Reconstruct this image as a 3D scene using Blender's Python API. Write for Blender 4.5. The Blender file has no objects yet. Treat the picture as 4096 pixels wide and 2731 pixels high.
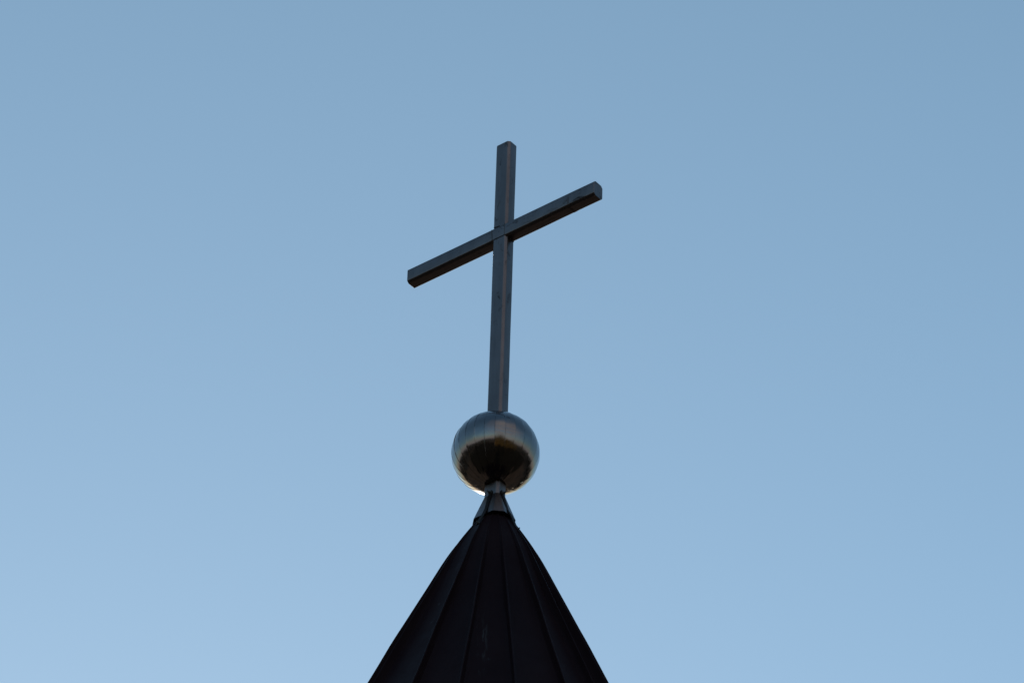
import bpy, bmesh, math, random
from math import sin, cos, pi, radians
from mathutils import Vector, Matrix, noise

random.seed(7)
scene = bpy.context.scene

# ------------------------------------------------------------------ camera
DH, UP, EYE = 21.2682, 15.8885, 1.65
Z0 = EYE + UP                      # height of the ball's centre above the ground
YAW, PITCH, ROLL = 0.003146, 0.664890, 0.031622
LENS = 19300.8 / 4096 * 36
fw = Vector((sin(YAW) * cos(PITCH), cos(YAW) * cos(PITCH), sin(PITCH)))
rt = Vector((cos(YAW), -sin(YAW), 0))
up = rt.cross(fw)
rt2 = rt * cos(ROLL) + up * sin(ROLL)
up2 = rt2.cross(fw)
cd = bpy.data.cameras.new('camera')
cam = bpy.data.objects.new('camera', cd)
scene.collection.objects.link(cam)
m = Matrix.Identity(4)
for i in range(3):
    m[i][0], m[i][1], m[i][2] = rt2[i], up2[i], -fw[i]
m[0][3], m[1][3], m[2][3] = 0, -DH, EYE
cam.matrix_world = m
cd.sensor_width = 36
cd.lens = LENS
cd.clip_start = 0.1
cd.clip_end = 12000
scene.camera = cam

# ------------------------------------------------------------------ sun and sky
SUN_EL, SUN_AZ = radians(14.0), radians(-6.0)      # azimuth from +Y (behind the spire) towards +X
S_DIR = Vector((sin(SUN_AZ) * cos(SUN_EL), cos(SUN_AZ) * cos(SUN_EL), sin(SUN_EL)))
ld = bpy.data.lights.new('sun', 'SUN')
ld.energy = 3.0
ld.angle = radians(0.5)
ld.color = (1.0, 0.94, 0.86)
sun = bpy.data.objects.new('sun', ld)
sun.rotation_euler = S_DIR.to_track_quat('Z', 'Y').to_euler()
sun.location = (0, 0, 40)
scene.collection.objects.link(sun)

world = bpy.data.worlds.new('World')
scene.world = world
world.use_nodes = True
wt = world.node_tree
wt.nodes.clear()
def wn(t, **k):
    n = wt.nodes.new(t)
    for a, b in k.items():
        setattr(n, a, b)
    return n
sky = wn('ShaderNodeTexSky', sky_type='NISHITA', sun_disc=False)
sky.sun_elevation = SUN_EL
sky.sun_rotation = SUN_AZ
sky.altitude = 0
sky.air_density = 2.1
sky.dust_density = 0.7
sky.ozone_density = 5.5
bg = wn('ShaderNodeBackground')
bg.inputs['Strength'].default_value = 0.15
out = wn('ShaderNodeOutputWorld')
# thin warm cloud veils in the half of the sky behind the photographer
geo = wn('ShaderNodeTexCoord')
mp = wn('ShaderNodeMapping')
mp.inputs['Scale'].default_value = (1.3, 1.3, 5.5)
nz = wn('ShaderNodeTexNoise')
nz.inputs['Scale'].default_value = 2.2
nz.inputs['Detail'].default_value = 5
nz.inputs['Roughness'].default_value = 0.55
ramp = wn('ShaderNodeMapRange')
ramp.inputs['From Min'].default_value = 0.40
ramp.inputs['From Max'].default_value = 0.62
ramp.inputs['To Min'].default_value = 0.28
dot = wn('ShaderNodeVectorMath', operation='DOT_PRODUCT')   # a bank low behind the camera, a little to the right
dot.inputs[1].default_value = (sin(radians(20)) * .87, -cos(radians(20)) * .87, .5)
back = wn('ShaderNodeMapRange')
back.inputs['From Min'].default_value = 0.74
back.inputs['From Max'].default_value = 0.95
mul = wn('ShaderNodeMath', operation='MULTIPLY')
mixc = wn('ShaderNodeMix', data_type='RGBA')
mixc.inputs['B'].default_value = (2.5, 2.3, 2.2, 1)
L = wt.links.new
L(geo.outputs['Generated'], mp.inputs['Vector']); L(mp.outputs[0], nz.inputs['Vector'])
L(nz.outputs['Fac'], ramp.inputs['Value']); 
L(geo.outputs['Generated'], dot.inputs[0]); L(dot.outputs['Value'], back.inputs['Value'])
up_ = wn('ShaderNodeMapRange'); up_.inputs['From Min'].default_value = .55; up_.inputs['From Max'].default_value = .68
grade = wn('ShaderNodeMix', data_type='RGBA')
grade.inputs['A'].default_value = (1.0, 1.03, 1.07, 1); grade.inputs['B'].default_value = (1.015, .99, .955, 1)
tint = wn('ShaderNodeMix', data_type='RGBA', blend_type='MULTIPLY'); tint.inputs['Factor'].default_value = 1
sz = wn('ShaderNodeSeparateXYZ'); L(geo.outputs['Generated'], sz.inputs[0]); L(sz.outputs['Z'], up_.inputs['Value'])
L(up_.outputs[0], grade.inputs['Factor']); L(sky.outputs[0], tint.inputs['A']); L(grade.outputs['Result'], tint.inputs['B'])
L(ramp.outputs[0], mul.inputs[0]); L(back.outputs[0], mul.inputs[1])
L(mul.outputs[0], mixc.inputs['Factor']); L(tint.outputs['Result'], mixc.inputs['A'])
sepz = wn('ShaderNodeSeparateXYZ'); L(geo.outputs['Generated'], sepz.inputs[0])
hz = wn('ShaderNodeMapRange', interpolation_type='SMOOTHSTEP')
for k_, v_ in zip(('From Min', 'From Max', 'To Min', 'To Max'), (.30, .02, 0, .85)):
    hz.inputs[k_].default_value = v_
hs = wn('ShaderNodeMapRange', interpolation_type='SMOOTHSTEP')
for k_, v_ in zip(('From Min', 'From Max', 'To Min'), (1.0, .1, .75)):
    hs.inputs[k_].default_value = v_
hm = wn('ShaderNodeMath', operation='MULTIPLY')
mixh = wn('ShaderNodeMix', data_type='RGBA')
mixh.inputs['B'].default_value = (2.1, 2.15, 2.35, 1)
L(sepz.outputs['Z'], hz.inputs['Value']); L(sepz.outputs['Y'], hs.inputs['Value'])
L(hz.outputs[0], hm.inputs[0]); L(hs.outputs[0], hm.inputs[1])
L(hm.outputs[0], mixh.inputs['Factor']); L(mixc.outputs['Result'], mixh.inputs['A'])
L(mixh.outputs['Result'], bg.inputs['Color']); L(bg.outputs[0], out.inputs[0])

scene.view_settings.view_transform = 'Standard'
scene.view_settings.look = 'None'
scene.view_settings.gamma = 1
scene.view_settings.use_curve_mapping = False
scene.view_settings.exposure = 0.11
scene.render.film_transparent = False

# ------------------------------------------------------------------ helpers
def link(o, parent=None):
    scene.collection.objects.link(o)
    if parent is not None:
        o.parent = parent
    return o

def mesh_obj(name, bm, mats, parent=None, smooth=True, angle=30):
    me = bpy.data.meshes.new(name)
    bmesh.ops.recalc_face_normals(bm, faces=bm.faces)
    if smooth:
        for f in bm.faces:
            f.smooth = True
        for e in bm.edges:
            if len(e.link_faces) == 2 and e.calc_face_angle(0) > radians(angle):
                e.smooth = False
    bm.to_mesh(me)
    bm.free()
    for mt in (mats if isinstance(mats, (list, tuple)) else [mats]):
        me.materials.append(mt)
    return link(bpy.data.objects.new(name, me), parent)

def thing(name, label, cat, loc=(0, 0, 0), rz=0.0):
    o = bpy.data.objects.new(name, None)
    o.location = loc
    o.rotation_euler = (0, 0, rz)
    o.empty_display_size = 0.2
    o['label'] = label
    o['category'] = cat
    return link(o)

# ------------------------------------------------------------------ materials
class Mat:
    def __init__(s, name, base=(.5, .5, .5), rough=.5, metal=0.0, **k):
        s.m = bpy.data.materials.new(name)
        s.m.use_nodes = True
        s.t = s.m.node_tree
        s.b = s.t.nodes['Principled BSDF']
        s.set('Base Color', (*base, 1)); s.set('Roughness', rough); s.set('Metallic', metal)
        for a, b in k.items():
            s.set(a.replace('_', ' '), b)
        s.tc = s.t.nodes.new('ShaderNodeTexCoord')
    def set(s, k, v):
        s.b.inputs[k].default_value = v
    def n(s, t, **k):
        x = s.t.nodes.new(t)
        for a, b in k.items():
            setattr(x, a, b)
        return x
    def l(s, a, b):
        s.t.links.new(a, b)
    def noise(s, scale, detail=4, rough=.55, stretch=(1, 1, 1), dist=0.0):
        mp = s.n('ShaderNodeMapping'); mp.inputs['Scale'].default_value = stretch
        s.l(s.tc.outputs['Object'], mp.inputs[0])
        x = s.n('ShaderNodeTexNoise')
        x.inputs['Scale'].default_value = scale
        x.inputs['Detail'].default_value = detail
        x.inputs['Roughness'].default_value = rough
        x.inputs['Distortion'].default_value = dist
        s.l(mp.outputs[0], x.inputs['Vector'])
        return x.outputs['Fac']
    def range(s, v, a, b, c=0.0, d=1.0):
        r = s.n('ShaderNodeMapRange')
        for k, q in zip(('From Min', 'From Max', 'To Min', 'To Max'), (a, b, c, d)):
            r.inputs[k].default_value = q
        s.l(v, r.inputs['Value'])
        return r.outputs[0]
    def math(s, op, a, b=None):
        x = s.n('ShaderNodeMath', operation=op)
        for i, q in enumerate((a, b)):
            if q is None:
                continue
            if isinstance(q, (int, float)):
                x.inputs[i].default_value = q
            else:
                s.l(q, x.inputs[i])
        return x.outputs[0]
    def mix(s, f, a, b):
        x = s.n('ShaderNodeMix', data_type='RGBA')
        if isinstance(f, (int, float)):
            x.inputs['Factor'].default_value = f
        else:
            s.l(f, x.inputs['Factor'])
        for k, q in (('A', a), ('B', b)):
            if isinstance(q, tuple):
                x.inputs[k].default_value = (*q, 1)
            else:
                s.l(q, x.inputs[k])
        return x.outputs['Result']
    def color(s, c):
        s.l(c, s.b.inputs['Base Color'])
    def rough(s, c):
        s.l(c, s.b.inputs['Roughness'])
    def bump(s, h, strength, dist):
        x = s.n('ShaderNodeBump')
        x.inputs['Strength'].default_value = strength
        x.inputs['Distance'].default_value = dist
        s.l(h, x.inputs['Height']); s.l(x.outputs[0], s.b.inputs['Normal'])

def weathered(name, base, dark, rough, stretch, edge=None, amount=0.56, grain='Z'):
    """dull weathered sheet metal with dirt blotches; edge = (axis, value, width): dirt gathers along that edge"""
    M = Mat(name, base, rough, 1.0)
    blot = M.noise(26, 6, .68, stretch, 0.4)
    cloud = M.noise(5, 3, .5, stretch)
    f = M.range(blot, amount, amount + .10)
    f = M.math('MULTIPLY', f, M.range(cloud, .42, .62))
    if edge:
        sp = M.n('ShaderNodeSeparateXYZ'); M.l(M.tc.outputs['Object'], sp.inputs[0])
        d = M.range(sp.outputs[edge[0]], edge[1] - edge[2], edge[1], 0, 1)
        wob = M.noise(34, 5, .6, stretch)
        e = M.math('MULTIPLY', d, M.range(wob, .36, .54))
        f = M.math('MAXIMUM', f, e)
    f = M.math('MULTIPLY', f, .85)
    runs = M.noise(55, 4, .6, tuple(q * (.12 if axis_ == 'XYZ'.index(grain) else 1) for axis_, q in enumerate(stretch)))
    tone = M.math('ADD', M.math('MULTIPLY', M.range(M.noise(9, 4, .6, stretch), .3, .7), .6), M.math('MULTIPLY', M.range(runs, .3, .7), .4))
    c = M.mix(tone, tuple(x * .78 for x in base), tuple(x * 1.2 for x in base))
    M.color(M.mix(f, c, dark))
    fine = M.noise(160, 2, .5, stretch)
    M.rough(M.math('ADD', M.range(fine, .3, .7, rough - .05, rough + .06), M.math('MULTIPLY', f, .2)))
    return M.m

CROSS = weathered('weathered_zinc', (.196, .170, .172), (.03, .027, .03), .36, (1, 1, .45))
BAR = weathered('weathered_zinc_bar', (.196, .170, .172), (.03, .027, .03), .36, (.45, 1, 1), ('Z', .056, .016))
SKIRT = weathered('weathered_zinc_flashing', (.215, .18, .175), (.03, .027, .028), .36, (1, 1, .8))
STEEL = Mat('dark_rusted_steel', (.011, .009, .009), .65, 0.0, IOR=1.25).m
BOLT = Mat('galvanised_bolt', (.10, .09, .085), .5, .9).m

def ball_material():
    M = Mat('polished_steel_ball', (.42, .41, .40), .16, 1.0)
    sp = M.n('ShaderNodeSeparateXYZ'); M.l(M.tc.outputs['Object'], sp.inputs[0])
    az = M.math('ARCTAN2', sp.outputs['Y'], sp.outputs['X'])
    k = M.math('FRACT', M.math('MULTIPLY', M.math('ADD', az, pi), GORES / (2 * pi)))
    d = M.math('ABSOLUTE', M.math('SUBTRACT', k, .5))             # .5 at a seam
    rad = M.math('SQRT', M.math('ADD', M.math('MULTIPLY', sp.outputs['X'], sp.outputs['X']),
                                M.math('MULTIPLY', sp.outputs['Y'], sp.outputs['Y'])))
    w = M.math('DIVIDE', .0012 * GORES / (2 * pi), M.math('MAXIMUM', rad, .05))
    seam = M.math('GREATER_THAN', d, M.math('SUBTRACT', .5, w))
    dirt = M.range(M.noise(45, 3, .6), .40, .52)
    f = M.math('MULTIPLY', seam, dirt)
    spots = M.range(M.noise(120, 2, .6), .70, .76)
    near = M.range(d, .36, .5)
    f = M.math('MAXIMUM', f, M.math('MULTIPLY', spots, near))
    tone = M.range(M.noise(7, 4, .6), .3, .7)
    M.color(M.mix(M.math('MULTIPLY', f, .55), M.mix(tone, (.25, .23, .228), (.31, .288, .284)), (.03, .028, .025)))
    M.rough(M.range(M.noise(30, 4, .6), .3, .7, .12, .20))
    return M.m

def roof_material():
    M = Mat('dark_brown_roof_metal', (.009, .0045, .0035), .42, 0.0)
    M.set('IOR', 1.09)
    st = M.range(M.noise(30, 4, .6, (1, 1, .10)), .64, .72)
    zone = M.range(M.noise(3.2, 3, .5, (1, 1, .5)), .48, .60)
    f = M.math('MULTIPLY', M.math('MULTIPLY', st, zone), .6)
    # a bundle of pale run marks on the panel that faces the viewer
    sp = M.n('ShaderNodeSeparateXYZ'); M.l(M.tc.outputs['Object'], sp.inputs[0])
    mx = M.range(M.math('ABSOLUTE', M.math('ADD', sp.outputs['X'], .047)), .034, .012)
    mz = M.math('MULTIPLY', M.range(sp.outputs['Z'], -1.40, -1.60), M.range(sp.outputs['Z'], -2.0, -1.8))
    mf = M.math('LESS_THAN', sp.outputs['Y'], 0.0)
    rn = M.range(M.noise(75, 3, .6, (1, .2, .07)), .52, .66)
    f2 = M.math('MULTIPLY', M.math('MULTIPLY', mx, mz), M.math('MULTIPLY', mf, rn))
    f = M.math('MAXIMUM', f, M.math('MULTIPLY', f2, .8))
    tone = M.range(M.noise(5, 4, .6, (1, 1, .4)), .3, .7)
    c = M.mix(tone, (.0165, .0095, .0125), (.0225, .0130, .0165))
    M.color(M.mix(f, c, (.055, .06, .07)))
    M.rough(M.range(M.noise(12, 4, .6), .3, .7, .38, .5))
    return M.m

# ------------------------------------------------------------------ dimensions from the photograph
PHI = radians(39.14)                       # the cross faces left of the viewer
W, D, H, DB, C = 0.1042, 0.0815, 0.1044, 0.0802, 0.0141
ARM_L, ARM_R, ZBAR, ZTOP = 0.6722, 0.6771, 1.5483, 2.2112
GORES = 26
R_EQ, R_POLE = 0.2440, 0.231
RZ = -PHI                                  # local x = along the bar, local -y = front face

def octagon(w, d, c, r=0.0025, cy=0.0):
    """outline of a square tube with flat, softly ended chamfers; counter-clockwise in (x, y)"""
    pts = []
    for sx, sy in ((-1, -1), (1, -1), (1, 1), (-1, 1)):
        X, Y = sx * w / 2, sy * d / 2
        if sx * sy > 0:                    # comes along the side in x first
            a, b = (X, Y - sy * c), (X - sx * c, Y)
        else:
            a, b = (X - sx * c, Y), (X, Y - sy * c)
        # soften both ends of the chamfer
        corner = (X, Y)
        dirc = ((b[0] - a[0]), (b[1] - a[1]))
        ln = math.hypot(*dirc)
        ux, uy = dirc[0] / ln, dirc[1] / ln
        pre = (a[0] - (corner[0] - a[0]) / c * r, a[1] - (corner[1] - a[1]) / c * r)
        post = (b[0] - (corner[0] - b[0]) / c * r, b[1] - (corner[1] - b[1]) / c * r)
        pts += [pre,
                ((pre[0] + a[0] * 2 + a[0] + ux * r) / 4, (pre[1] + a[1] * 2 + a[1] + uy * r) / 4),
                (a[0] + ux * r, a[1] + uy * r),
                (b[0] - ux * r, b[1] - uy * r),
                ((post[0] + b[0] * 2 + b[0] - ux * r) / 4, (post[1] + b[1] * 2 + b[1] - uy * r) / 4),
                post]
    return [(x, y + cy) for x, y in pts]

def loft(bm, rings, close_a=True, close_b=True):
    vs = [[bm.verts.new(p) for p in ring] for ring in rings]
    n = len(vs[0])
    for a, b in zip(vs, vs[1:]):
        for i in range(n):
            bm.faces.new((a[i], a[(i + 1) % n], b[(i + 1) % n], b[i]))
    if close_a:
        bm.faces.new(vs[0][::-1])
    if close_b:
        bm.faces.new(vs[-1])
    return vs

def wob(x, y, z, s, a):
    return noise.noise(Vector((x, y, z)) * s) * a

# ------------------------------------------------------------------ cross
cross = thing('steeple_cross', 'tall weathered grey metal cross standing on the ball at the steeple tip', 'cross', (0, 0, Z0), RZ)
bm = bmesh.new()
rings = []
zz = [-.36, -.3, -.2, 0, .2, .4, .6, .8, 1.0, 1.2, 1.4, 1.495, 1.6, 1.8, 2.0, 2.15, ZTOP - .0025]
for z in zz:
    rings.append([(x + wob(x * 3, y * 3, z, 2.5, .0008), y + wob(y * 3, z, x, 2.5, .0008), z) for x, y in octagon(W, D, C)])
rings.append([(x * .965, y * .955, ZTOP) for x, y in octagon(W, D, C)])
loft(bm, rings)
mesh_obj('shaft', bm, CROSS, cross, angle=24)

bm = bmesh.new()
# bar runs along x; outline in (y, z); its front face stands 0.4 mm proud of the shaft
prof = octagon(DB, H, C)
cyb = -D / 2 + DB / 2 - .0012
rings = []
xs = [-ARM_L + .0022] + [-.6, -.45, -.3, -.15, 0, .15, .3] + [.42, .55, ARM_R - .0022]
for x in xs:
    rings.append([(x, y + cyb + wob(x, y * 4, z * 4, 3, .0009), z + wob(z, x, y, 3, .0009)) for y, z in prof])
rings = [[(-ARM_L, cyb + y * .957, z * .957) for y, z in prof]] + rings + [[(ARM_R, cyb + y * .957, z * .957) for y, z in prof]]
loft(bm, rings)
bar = mesh_obj('crossbar', bm, BAR, cross, angle=24)
bar.location = (0, 0, ZBAR)
# sleeve joint on the right arm and the welds where the bar meets the shaft
bm = bmesh.new()
p2 = octagon(DB + .0009, H + .0009, C)
loft(bm, [[(x, y + cyb, z) for y, z in p2] for x in (.486, .4885, .4985, .501)])
mesh_obj('joint_strip', bm, weathered('joint_metal', (.14, .12, .12), (.03, .027, .03), .5, (1, 1, 1)), bar)
WELD = weathered('weld_seam_metal', (.12, .115, .12), (.03, .028, .028), .55, (1, 1, 1), amount=.45)
def weld(parent, pts, r=.0028):
    r *= 1.35
    bm = bmesh.new()
    rings = []
    P = [Vector(p) for p in pts]
    for i, p in enumerate(P):
        t = (P[min(i + 1, len(P) - 1)] - P[max(i - 1, 0)]).normalized()
        a = t.orthogonal().normalized(); b = t.cross(a)
        rr = r * (1 + .45 * noise.noise(p * 160))
        rings.append([tuple(p + (a * cos(q) + b * sin(q)) * rr) for q in [2 * pi * k / 7 for k in range(7)]])
    loft(bm, rings)
    return mesh_obj('weld', bm, WELD, parent)
def lin(a, b, n=14):
    a, b = Vector(a), Vector(b)
    return [a.lerp(b, i / n) + Vector((wob(i, 1, 2, .9, .0012), 0, wob(i, 5, 3, .9, .0016))) for i in range(n + 1)]
yf = -D / 2 - .0012
weld(cross, lin((-W / 2 + C, yf, ZBAR + H / 2 - .004), (.002, yf, ZBAR + H / 2 - .010)), .0020)
weld(cross, lin((-W / 2 + C, yf, ZBAR - H / 2 + C * .9), (W / 2 - C, yf, ZBAR - H / 2 + C * .9)), .0016)
weld(cross, lin((-W / 2 - .002, yf, ZBAR + H / 2 - C), (-W / 2 + .003, yf, ZBAR - H / 2 + C), 8), .0018)
weld(cross, lin((W / 2 - C, yf + .0006, ZBAR + H / 2 - .004), (W / 2 - C, yf, ZBAR - H / 2 + C), 8), .0014)
for s, zz_ in ((1, H / 2), (1, -H / 2), (-1, H / 2), (-1, -H / 2)):
    weld(cross, lin((s * W / 2, -D / 2 + C, ZBAR + zz_), (s * W / 2, D / 2 - C, ZBAR + zz_), 8), .0035)

# ------------------------------------------------------------------ ball
ball_o = None
bm = bmesh.new()
SUB = 6
rows = 72
offs = [random.uniform(-.0008, .0008) for _ in range(GORES)]
ZERO = 2 * pi / GORES * .36
def ball_pt(i, lat):
    g, s = divmod(i, SUB)
    az = 2 * pi * i / (GORES * SUB)
    u = s / SUB
    flat = cos(pi / GORES) / cos((u - .5) * 2 * pi / GORES)      # flat-ish strip
    rr = 1 * (.72 + .28 * flat)
    r_h = cos(lat) * R_EQ * rr
    z = sin(lat) * R_POLE
    nx, ny = cos(az), sin(az)
    p = Vector((nx * cos(lat), ny * cos(lat), sin(lat)))
    d = (u - .5) * 0.0010 * cos(lat) + offs[g] * cos(lat)              # overlapping strips
    d += noise.noise(p * 2.2 + Vector((3, 1, 7))) * .0016 + noise.noise(p * 6.0 + Vector((g * 1.7, 0, 0))) * .0005
    return (nx * (r_h + d), ny * (r_h + d), z + p.z * d)
n = GORES * SUB
lat0 = math.asin(.962)
grid = []
for j in range(rows + 1):
    lat = -lat0 + 2 * lat0 * j / rows
    row = []
    for g in range(GORES):
        for s in range(SUB):
            row.append(bm.verts.new(ball_pt(g * SUB + s, lat)))
        # second vertex just before the next seam, so the strip ends in a small step
        a = Vector(ball_pt(g * SUB + SUB - 1, lat)); 
        az = 2 * pi * ((g + 1) - .018) / GORES
        rr = math.hypot(a.x, a.y) * (.45 + .55 / .45 * 0 + .55) 
        d = .0008 * cos(lat)
        r_h = cos(lat) * R_EQ * 1.0 + d + offs[g] * cos(lat)
        p = Vector((cos(az) * cos(lat), sin(az) * cos(lat), sin(lat)))
        d2 = noise.noise(p * 2.2 + Vector((3, 1, 7))) * .0016 + noise.noise(p * 6.0 + Vector((g * 1.7, 0, 0))) * .0005
        row.append(bm.verts.new((cos(az) * (r_h + d2), sin(az) * (r_h + d2), sin(lat) * R_POLE + p.z * d2)))
    grid.append(row)
m_ = len(grid[0])
for a, b in zip(grid, grid[1:]):
    for i in range(m_):
        bm.faces.new((a[i], a[(i + 1) % m_], b[(i + 1) % m_], b[i]))
# inner lips at the two openings round the shaft
for row, zl in ((grid[0], 1), (grid[-1], -1)):
    inner = [bm.verts.new((v.co.x * .93, v.co.y * .93, v.co.z + zl * .001)) for v in row]
    for i in range(m_):
        bm.faces.new((row[i], row[(i + 1) % m_], inner[(i + 1) % m_], inner[i]))
    bm.faces.new(inner)
ball_o = mesh_obj('finial_ball', bm, ball_material(), angle=40)
ball_o.location = (-.004, 0, Z0)
ball_o.rotation_euler = (0, 0, ZERO)
ball_o['label'] = 'round polished metal ball of vertical seamed strips between cross and dark roof'
ball_o['category'] = 'finial ball'

# ------------------------------------------------------------------ spire
spire = thing('church_spire', 'pointed dark metal steeple roof with standing seams, strapped metal collar under the ball', 'steeple', (0, 0, 0), 0)
KN = [(-.36, .034), (-.42, .058), (-.47, .085), (-.52, .124), (-.6, .171), (-.75, .246), (-1.0, .346), (-1.3, .467), (-1.7, .643), (-2.2, .867), (-3.0, 1.223), (-4.2, 1.757)]
def prof_r(z):
    """smooth (monotone cubic) radius profile"""
    for i in range(len(KN) - 1):
        (z1, r1), (z2, r2) = KN[i], KN[i + 1]
        if z >= z2 or i == len(KN) - 2:
            t = (z1 - z) / (z1 - z2)
            def slope(k):
                a_, b_ = max(k - 1, 0), min(k + 1, len(KN) - 1)
                return (KN[b_][1] - KN[a_][1]) / (KN[a_][0] - KN[b_][0])
            m1, m2 = slope(i) * (z1 - z2), slope(i + 1) * (z1 - z2)
            return ((2*t**3 - 3*t*t + 1) * r1 + (t**3 - 2*t*t + t) * m1 + (3*t*t - 2*t**3) * r2 + (t**3 - t*t) * m2)
SEAMS = [-80, -53, -28.2, -10.2, 8.9, 28.5, 45, 59]
rest = 360 - (59 + 80)
SEAMS += [59 + rest * k / 13 for k in range(1, 13)]
SEAMS = sorted(radians(a) for a in SEAMS)
def ring_profile(z):
    """points round the roof at height z: flat panels with a rounded upstand into each standing seam"""
    r = prof_r(z)
    pts = []
    NS = len(SEAMS)
    grow = min(1.0, max(0.25, (r - .05) / .25))
    hgt = .047 * min(1.0, max(.10, (-.48 - z) / .85))
    tw = .0045 * (.4 + .6 * grow)
    for i, a in enumerate(SEAMS):
        b = SEAMS[(i + 1) % NS] + (2 * pi if i == NS - 1 else 0)
        h = hgt * (1 + .12 * noise.noise(Vector((i * 3.1, z * 2.2, 0)))) 
        lean = .004 * noise.noise(Vector((i * 5.3, z * 1.6, 4))) * grow
        ca = a + lean / max(r, .05)
        pts += [(r + .10 * h, a - 2.2 * tw / r), (r + .45 * h, a - 1.15 * tw / r), (r + h, ca - tw / r),
                (r + h * 1.06, ca), (r + h, ca + tw / r), (r + .45 * h, a + 1.15 * tw / r), (r + .10 * h, a + 2.2 * tw / r)]
        half = (b - a) / 2
        for k in range(1, 10):
            t = k / 10
            q = a + (b - a) * t
            flat = cos(half) / cos(q - a - half)
            rr = r * (.25 + .75 * flat) - .004 * grow * sin(pi * t)
            w_ = noise.noise(Vector((q * 3.2, z * 1.5, 1.0))) * .007 + noise.noise(Vector((q * 9, z * 3.0, 5.0))) * .0022
            pts.append((rr + w_ * grow * min(1, 4 * t * (1 - t) * 1.5), q))
    return [(rr * sin(q), -rr * cos(q), z) for rr, q in pts]
bm = bmesh.new()
zs = []
z = -.36
while z > -4.2:
    zs.append(z)
    z -= .03 if z > -1 else (.07 if z > -2.6 else .2)
zs.append(-4.2)
rings = [ring_profile(z) for z in zs]
rings.append([(x * .985, y * .985, -4.26) for x, y, _ in rings[-1]])
rings.append([(x * .80, y * .80, -4.26) for x, y, _ in rings[-2]])
loft(bm, rings, True, False)
roof = mesh_obj('roof', bm, roof_material(), spire, angle=35)
roof.location = (.006, 0, Z0)

# drum wall of the tower under the roof
bm = bmesh.new()
wl = []
for r, z in ((1.50, Z0 - 4.25), (1.50, Z0 - 4.45), (1.42, Z0 - 4.5), (1.38, Z0 - 4.7), (1.38, 2.0), (1.5, 1.9), (1.5, 0.0)):
    wl.append([(r * cos(2 * pi * k / 40), r * sin(2 * pi * k / 40), z) for k in range(40)])
loft(bm, wl, True, False)
WALL = Mat('lime_render', (.42, .38, .31), .9)
WALL.color(WALL.mix(WALL.range(WALL.noise(1.5, 6), .3, .7), (.36, .33, .27), (.45, .41, .34)))
mesh_obj('wall', bm, WALL.m, spire)

# sloping collar (flashing) from the shaft to the roof
KA, KB = -.308, -.469
col_a = octagon(W + .003, D + .003, C, .0025)
col_b = octagon(.222, .19, .045, .006)
bm = bmesh.new()
rings = []
for k in range(9):
    t = k / 8
    z = KA + (KB - KA) * t
    rings.append([(xa + (xb - xa) * t, ya + (yb - ya) * t, z + wob(xa * 9, ya * 9, z, 6, .001)) for (xa, ya), (xb, yb) in zip(col_a, col_b)])
last = rings[-1]
rings.append([(x * .975, y * .975, z - .0005) for x, y, z in last])
for k in (6, 3, 0):
    rings.append([(x * .965, y * .965, z - .003) for x, y, z in rings[k]])
loft(bm, rings, False, False)
collar = mesh_obj('collar', bm, SKIRT, spire, angle=24)
collar.location = (0, 0, Z0)
collar.rotation_euler = (0, 0, RZ)

# four flat tie straps with bolts, one on each face of the shaft
def hexbolt(parent, name, loc, axis, r=.0075, h=.007, stud=.010):
    bm = bmesh.new()
    a = Vector(axis).normalized(); e = a.orthogonal().normalized(); f = a.cross(e)
    P = Vector((0, 0, 0))
    def ring(rr, t, n=6, ph=0):
        return [tuple(P + a * t + (e * cos(2 * pi * k / n + ph) + f * sin(2 * pi * k / n + ph)) * rr) for k in range(n)]
    loft(bm, [ring(r * 1.5, -.001, 18), ring(r * 1.5, .0018, 18)])
    loft(bm, [ring(r, .0018), ring(r, .0018 + h * .85), ring(r * .86, .0018 + h)])
    loft(bm, [ring(r * .5, .0018 + h * .9, 12), ring(r * .5, .0018 + h + stud, 12), ring(r * .36, .0018 + h + stud + .0015, 12)])
    o = mesh_obj(name, bm, BOLT, parent, angle=25)
    o.location = loc
    return o

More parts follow.
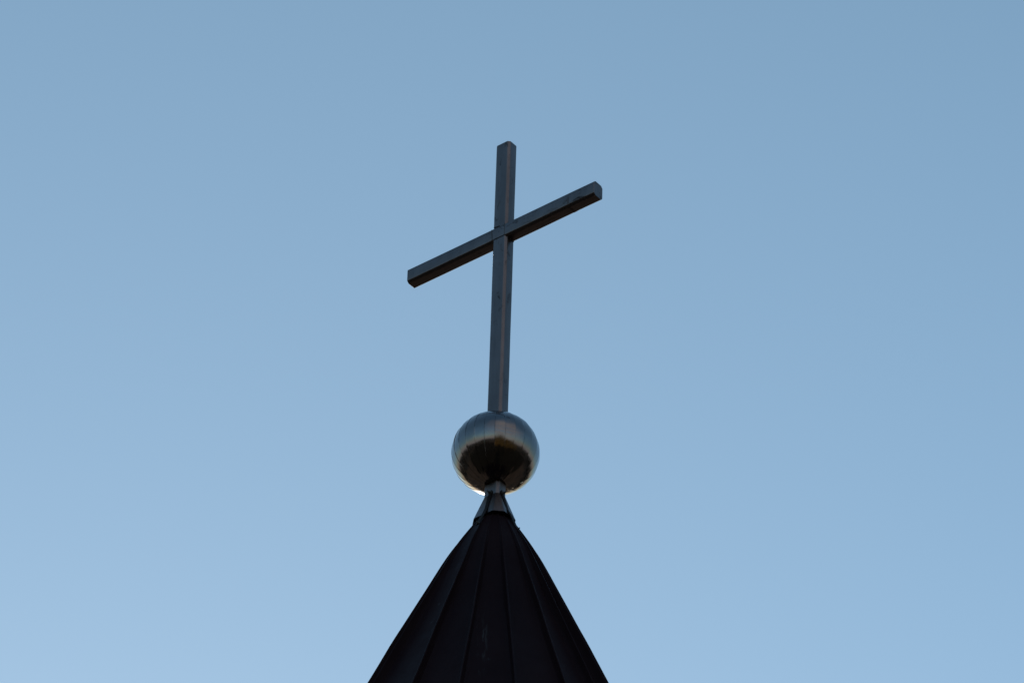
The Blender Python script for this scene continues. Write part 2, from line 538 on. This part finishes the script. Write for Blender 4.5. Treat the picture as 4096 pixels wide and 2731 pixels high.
def strap(dirx, diry, off, width, slip):
    """a bent flat bar: vertical on the shaft face, then down over the collar to the roof"""
    face = (D if dirx == 0 else W) / 2 + .003
    rim = (.19 if dirx == 0 else .222) / 2
    o_dir = Vector((dirx, diry, 0)); s_dir = Vector((-diry, dirx, 0))
    low, lz = (.160, -.576) if dirx == 0 else (.164, -.584)
    path = [(face, -.284, 0), (face, -.312, .02), (face + .005, -.322, .04), (face + .036, -.425, .35), (rim + .010, -.476, .55),
            (low - .014, lz + .030, .8), (low, lz, .95), (low + .009, lz - .018, 1)]
    P = [o_dir * a + s_dir * (slip * k) + Vector((0, 0, b)) for a, b, k in path]
    bm = bmesh.new()
    rings = []
    th = .0045
    for i, p in enumerate(P):
        t = (P[min(i + 1, len(P) - 1)] - P[max(i - 1, 0)]).normalized()
        nrm = s_dir.cross(t)
        if nrm.dot(o_dir) < 0:
            nrm = -nrm
        c = p + s_dir * off
        w2 = width / 2
        rings.append([tuple(c + s_dir * w2 * a + nrm * th * b) for a, b in ((-1, 0), (1, 0), (1, .8), (.9, 1), (-.9, 1), (-1, .8))])
    loft(bm, rings)
    o = mesh_obj('tie_strap', bm, STEEL, spire, angle=25)
    o.location = (0, 0, Z0)
    o.rotation_euler = (0, 0, RZ)
    hexbolt(o, 'bolt', o_dir * (face + th) + s_dir * off + Vector((0, 0, -.298)), o_dir, .0085, .008, .012)
    t = (P[-1] - P[-2]).normalized()
    nrm = s_dir.cross(t)
    if nrm.dot(o_dir) < 0:
        nrm = -nrm
    hexbolt(o, 'bolt', P[-1] - t * .012 + nrm * th + s_dir * off, nrm, .0075, .006, .005)
    return o
strap(0, -1, .003, .025, .022)
strap(1, 0, -.004, .025, 0)
strap(0, 1, 0, .025, 0)
strap(-1, 0, 0, .025, 0)

# ------------------------------------------------------------------ ground and far woodland (mirrored in the ball)
bm = bmesh.new()
N = 48
rings = [[bm.verts.new((r * cos(2 * pi * k / N), r * sin(2 * pi * k / N), 0)) for k in range(N)] for r in (3, 12, 40, 120, 400, 1500, 6000)]
cv = bm.verts.new((0, 0, 0))
for k in range(N):
    bm.faces.new((cv, rings[0][k], rings[0][(k + 1) % N]))
for a, b in zip(rings, rings[1:]):
    for i in range(N):
        bm.faces.new((a[i], b[i], b[(i + 1) % N], a[(i + 1) % N]))
G = Mat('brown_autumn_meadow', (.1, .07, .05), .95)
G.set('Specular IOR Level', .1)
G.color(G.mix(G.range(G.noise(.12, 6, .6), .35, .65), (.075, .050, .032), (.13, .080, .052)))
g = mesh_obj('ground', bm, G.m)
g['kind'] = 'structure'
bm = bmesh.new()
cs = [(-60, -70), (60, -70), (60, -1), (8, 5), (-8, 5), (-60, -1)]  # added dark sheet where the unbuilt church would shade the ground
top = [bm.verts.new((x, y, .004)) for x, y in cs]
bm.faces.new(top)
A = Mat('painted_ground_shade', (.010, .009, .009), .95)  # shade put into the ground colour as a near-black tone
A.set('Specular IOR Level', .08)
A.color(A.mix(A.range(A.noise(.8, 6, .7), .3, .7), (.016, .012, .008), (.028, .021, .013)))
shade_o = mesh_obj('ground_shade_sheet', bm, A.m)
shade_o['kind'] = 'structure'

LEAF = Mat('autumn_leaves', (.1, .07, .02), .8)
LEAF.color(LEAF.mix(LEAF.range(LEAF.noise(.09, 3, .5), .38, .62), (.018, .02, .011), (.035, .027, .011)))
GOLD = Mat('golden_leaves', (.1, .055, .012), .8)
GOLD.color(GOLD.mix(GOLD.range(GOLD.noise(.25, 3, .5), .38, .62), (.08, .056, .010), (.16, .085, .012)))
bm = bmesh.new()
rng = random.Random(3)
for k in range(130):
    az = radians(180 + rng.uniform(-75, 75)) if k < 46 else radians(rng.uniform(-106, 106))
    dist = rng.uniform(78, 125)
    tall = k < 9                                   # the golden trees nearest to the church
    if tall:
        az, dist = pi - (-.06, .08, .20, .33, .48, .66, .85, .40, .14)[k], (42, 45, 40, 42, 44, 47, 52, 48, 49)[k]
    cx, cy = sin(az) * dist, cos(az) * dist
    ht = (22, 26, 25.5, 24, 22.5, 21, 20, 23.5, 25)[k] if tall else rng.uniform(15.5, 19) if k < 46 else rng.uniform(13, 19)
    rad = ht * rng.uniform(.24, .34) * (1 if k < 46 else 1.35)
    loft(bm, [[(cx + cos(q) * rr, cy + sin(q) * rr, z) for q in [2 * pi * i / 7 for i in range(7)]] for rr, z in ((.4, 0), (.25, ht * .4), (.08, ht * .85))])
    for j in range(900 if tall else 330):
        while True:
            v = Vector((rng.uniform(-1, 1), rng.uniform(-1, 1), rng.uniform(-1, 1)))
            if .25 < v.length < 1:
                break
        zc = ht * .52 + v.z * ht * .48
        p = Vector((cx + v.x * rad, cy + v.y * rad, zc))
        s = rng.uniform(.35, .9)
        a = Vector((rng.gauss(0, 1), rng.gauss(0, 1), rng.gauss(0, 1))).normalized()
        b = a.orthogonal().normalized(); c = a.cross(b)
        fa = bm.faces.new([bm.verts.new(p + (b * cos(q) + c * sin(q)) * s * rng.uniform(.6, 1.1)) for q in [2 * pi * i / 5 for i in range(5)]])
        fa.material_index = 1 if tall else 0
wood = mesh_obj('woodland', bm, [LEAF.m, GOLD.m], smooth=False)
wood['kind'] = 'stuff'
wood['label'] = 'yellowing woodland mirrored in the ball'
wood['category'] = 'woodland'
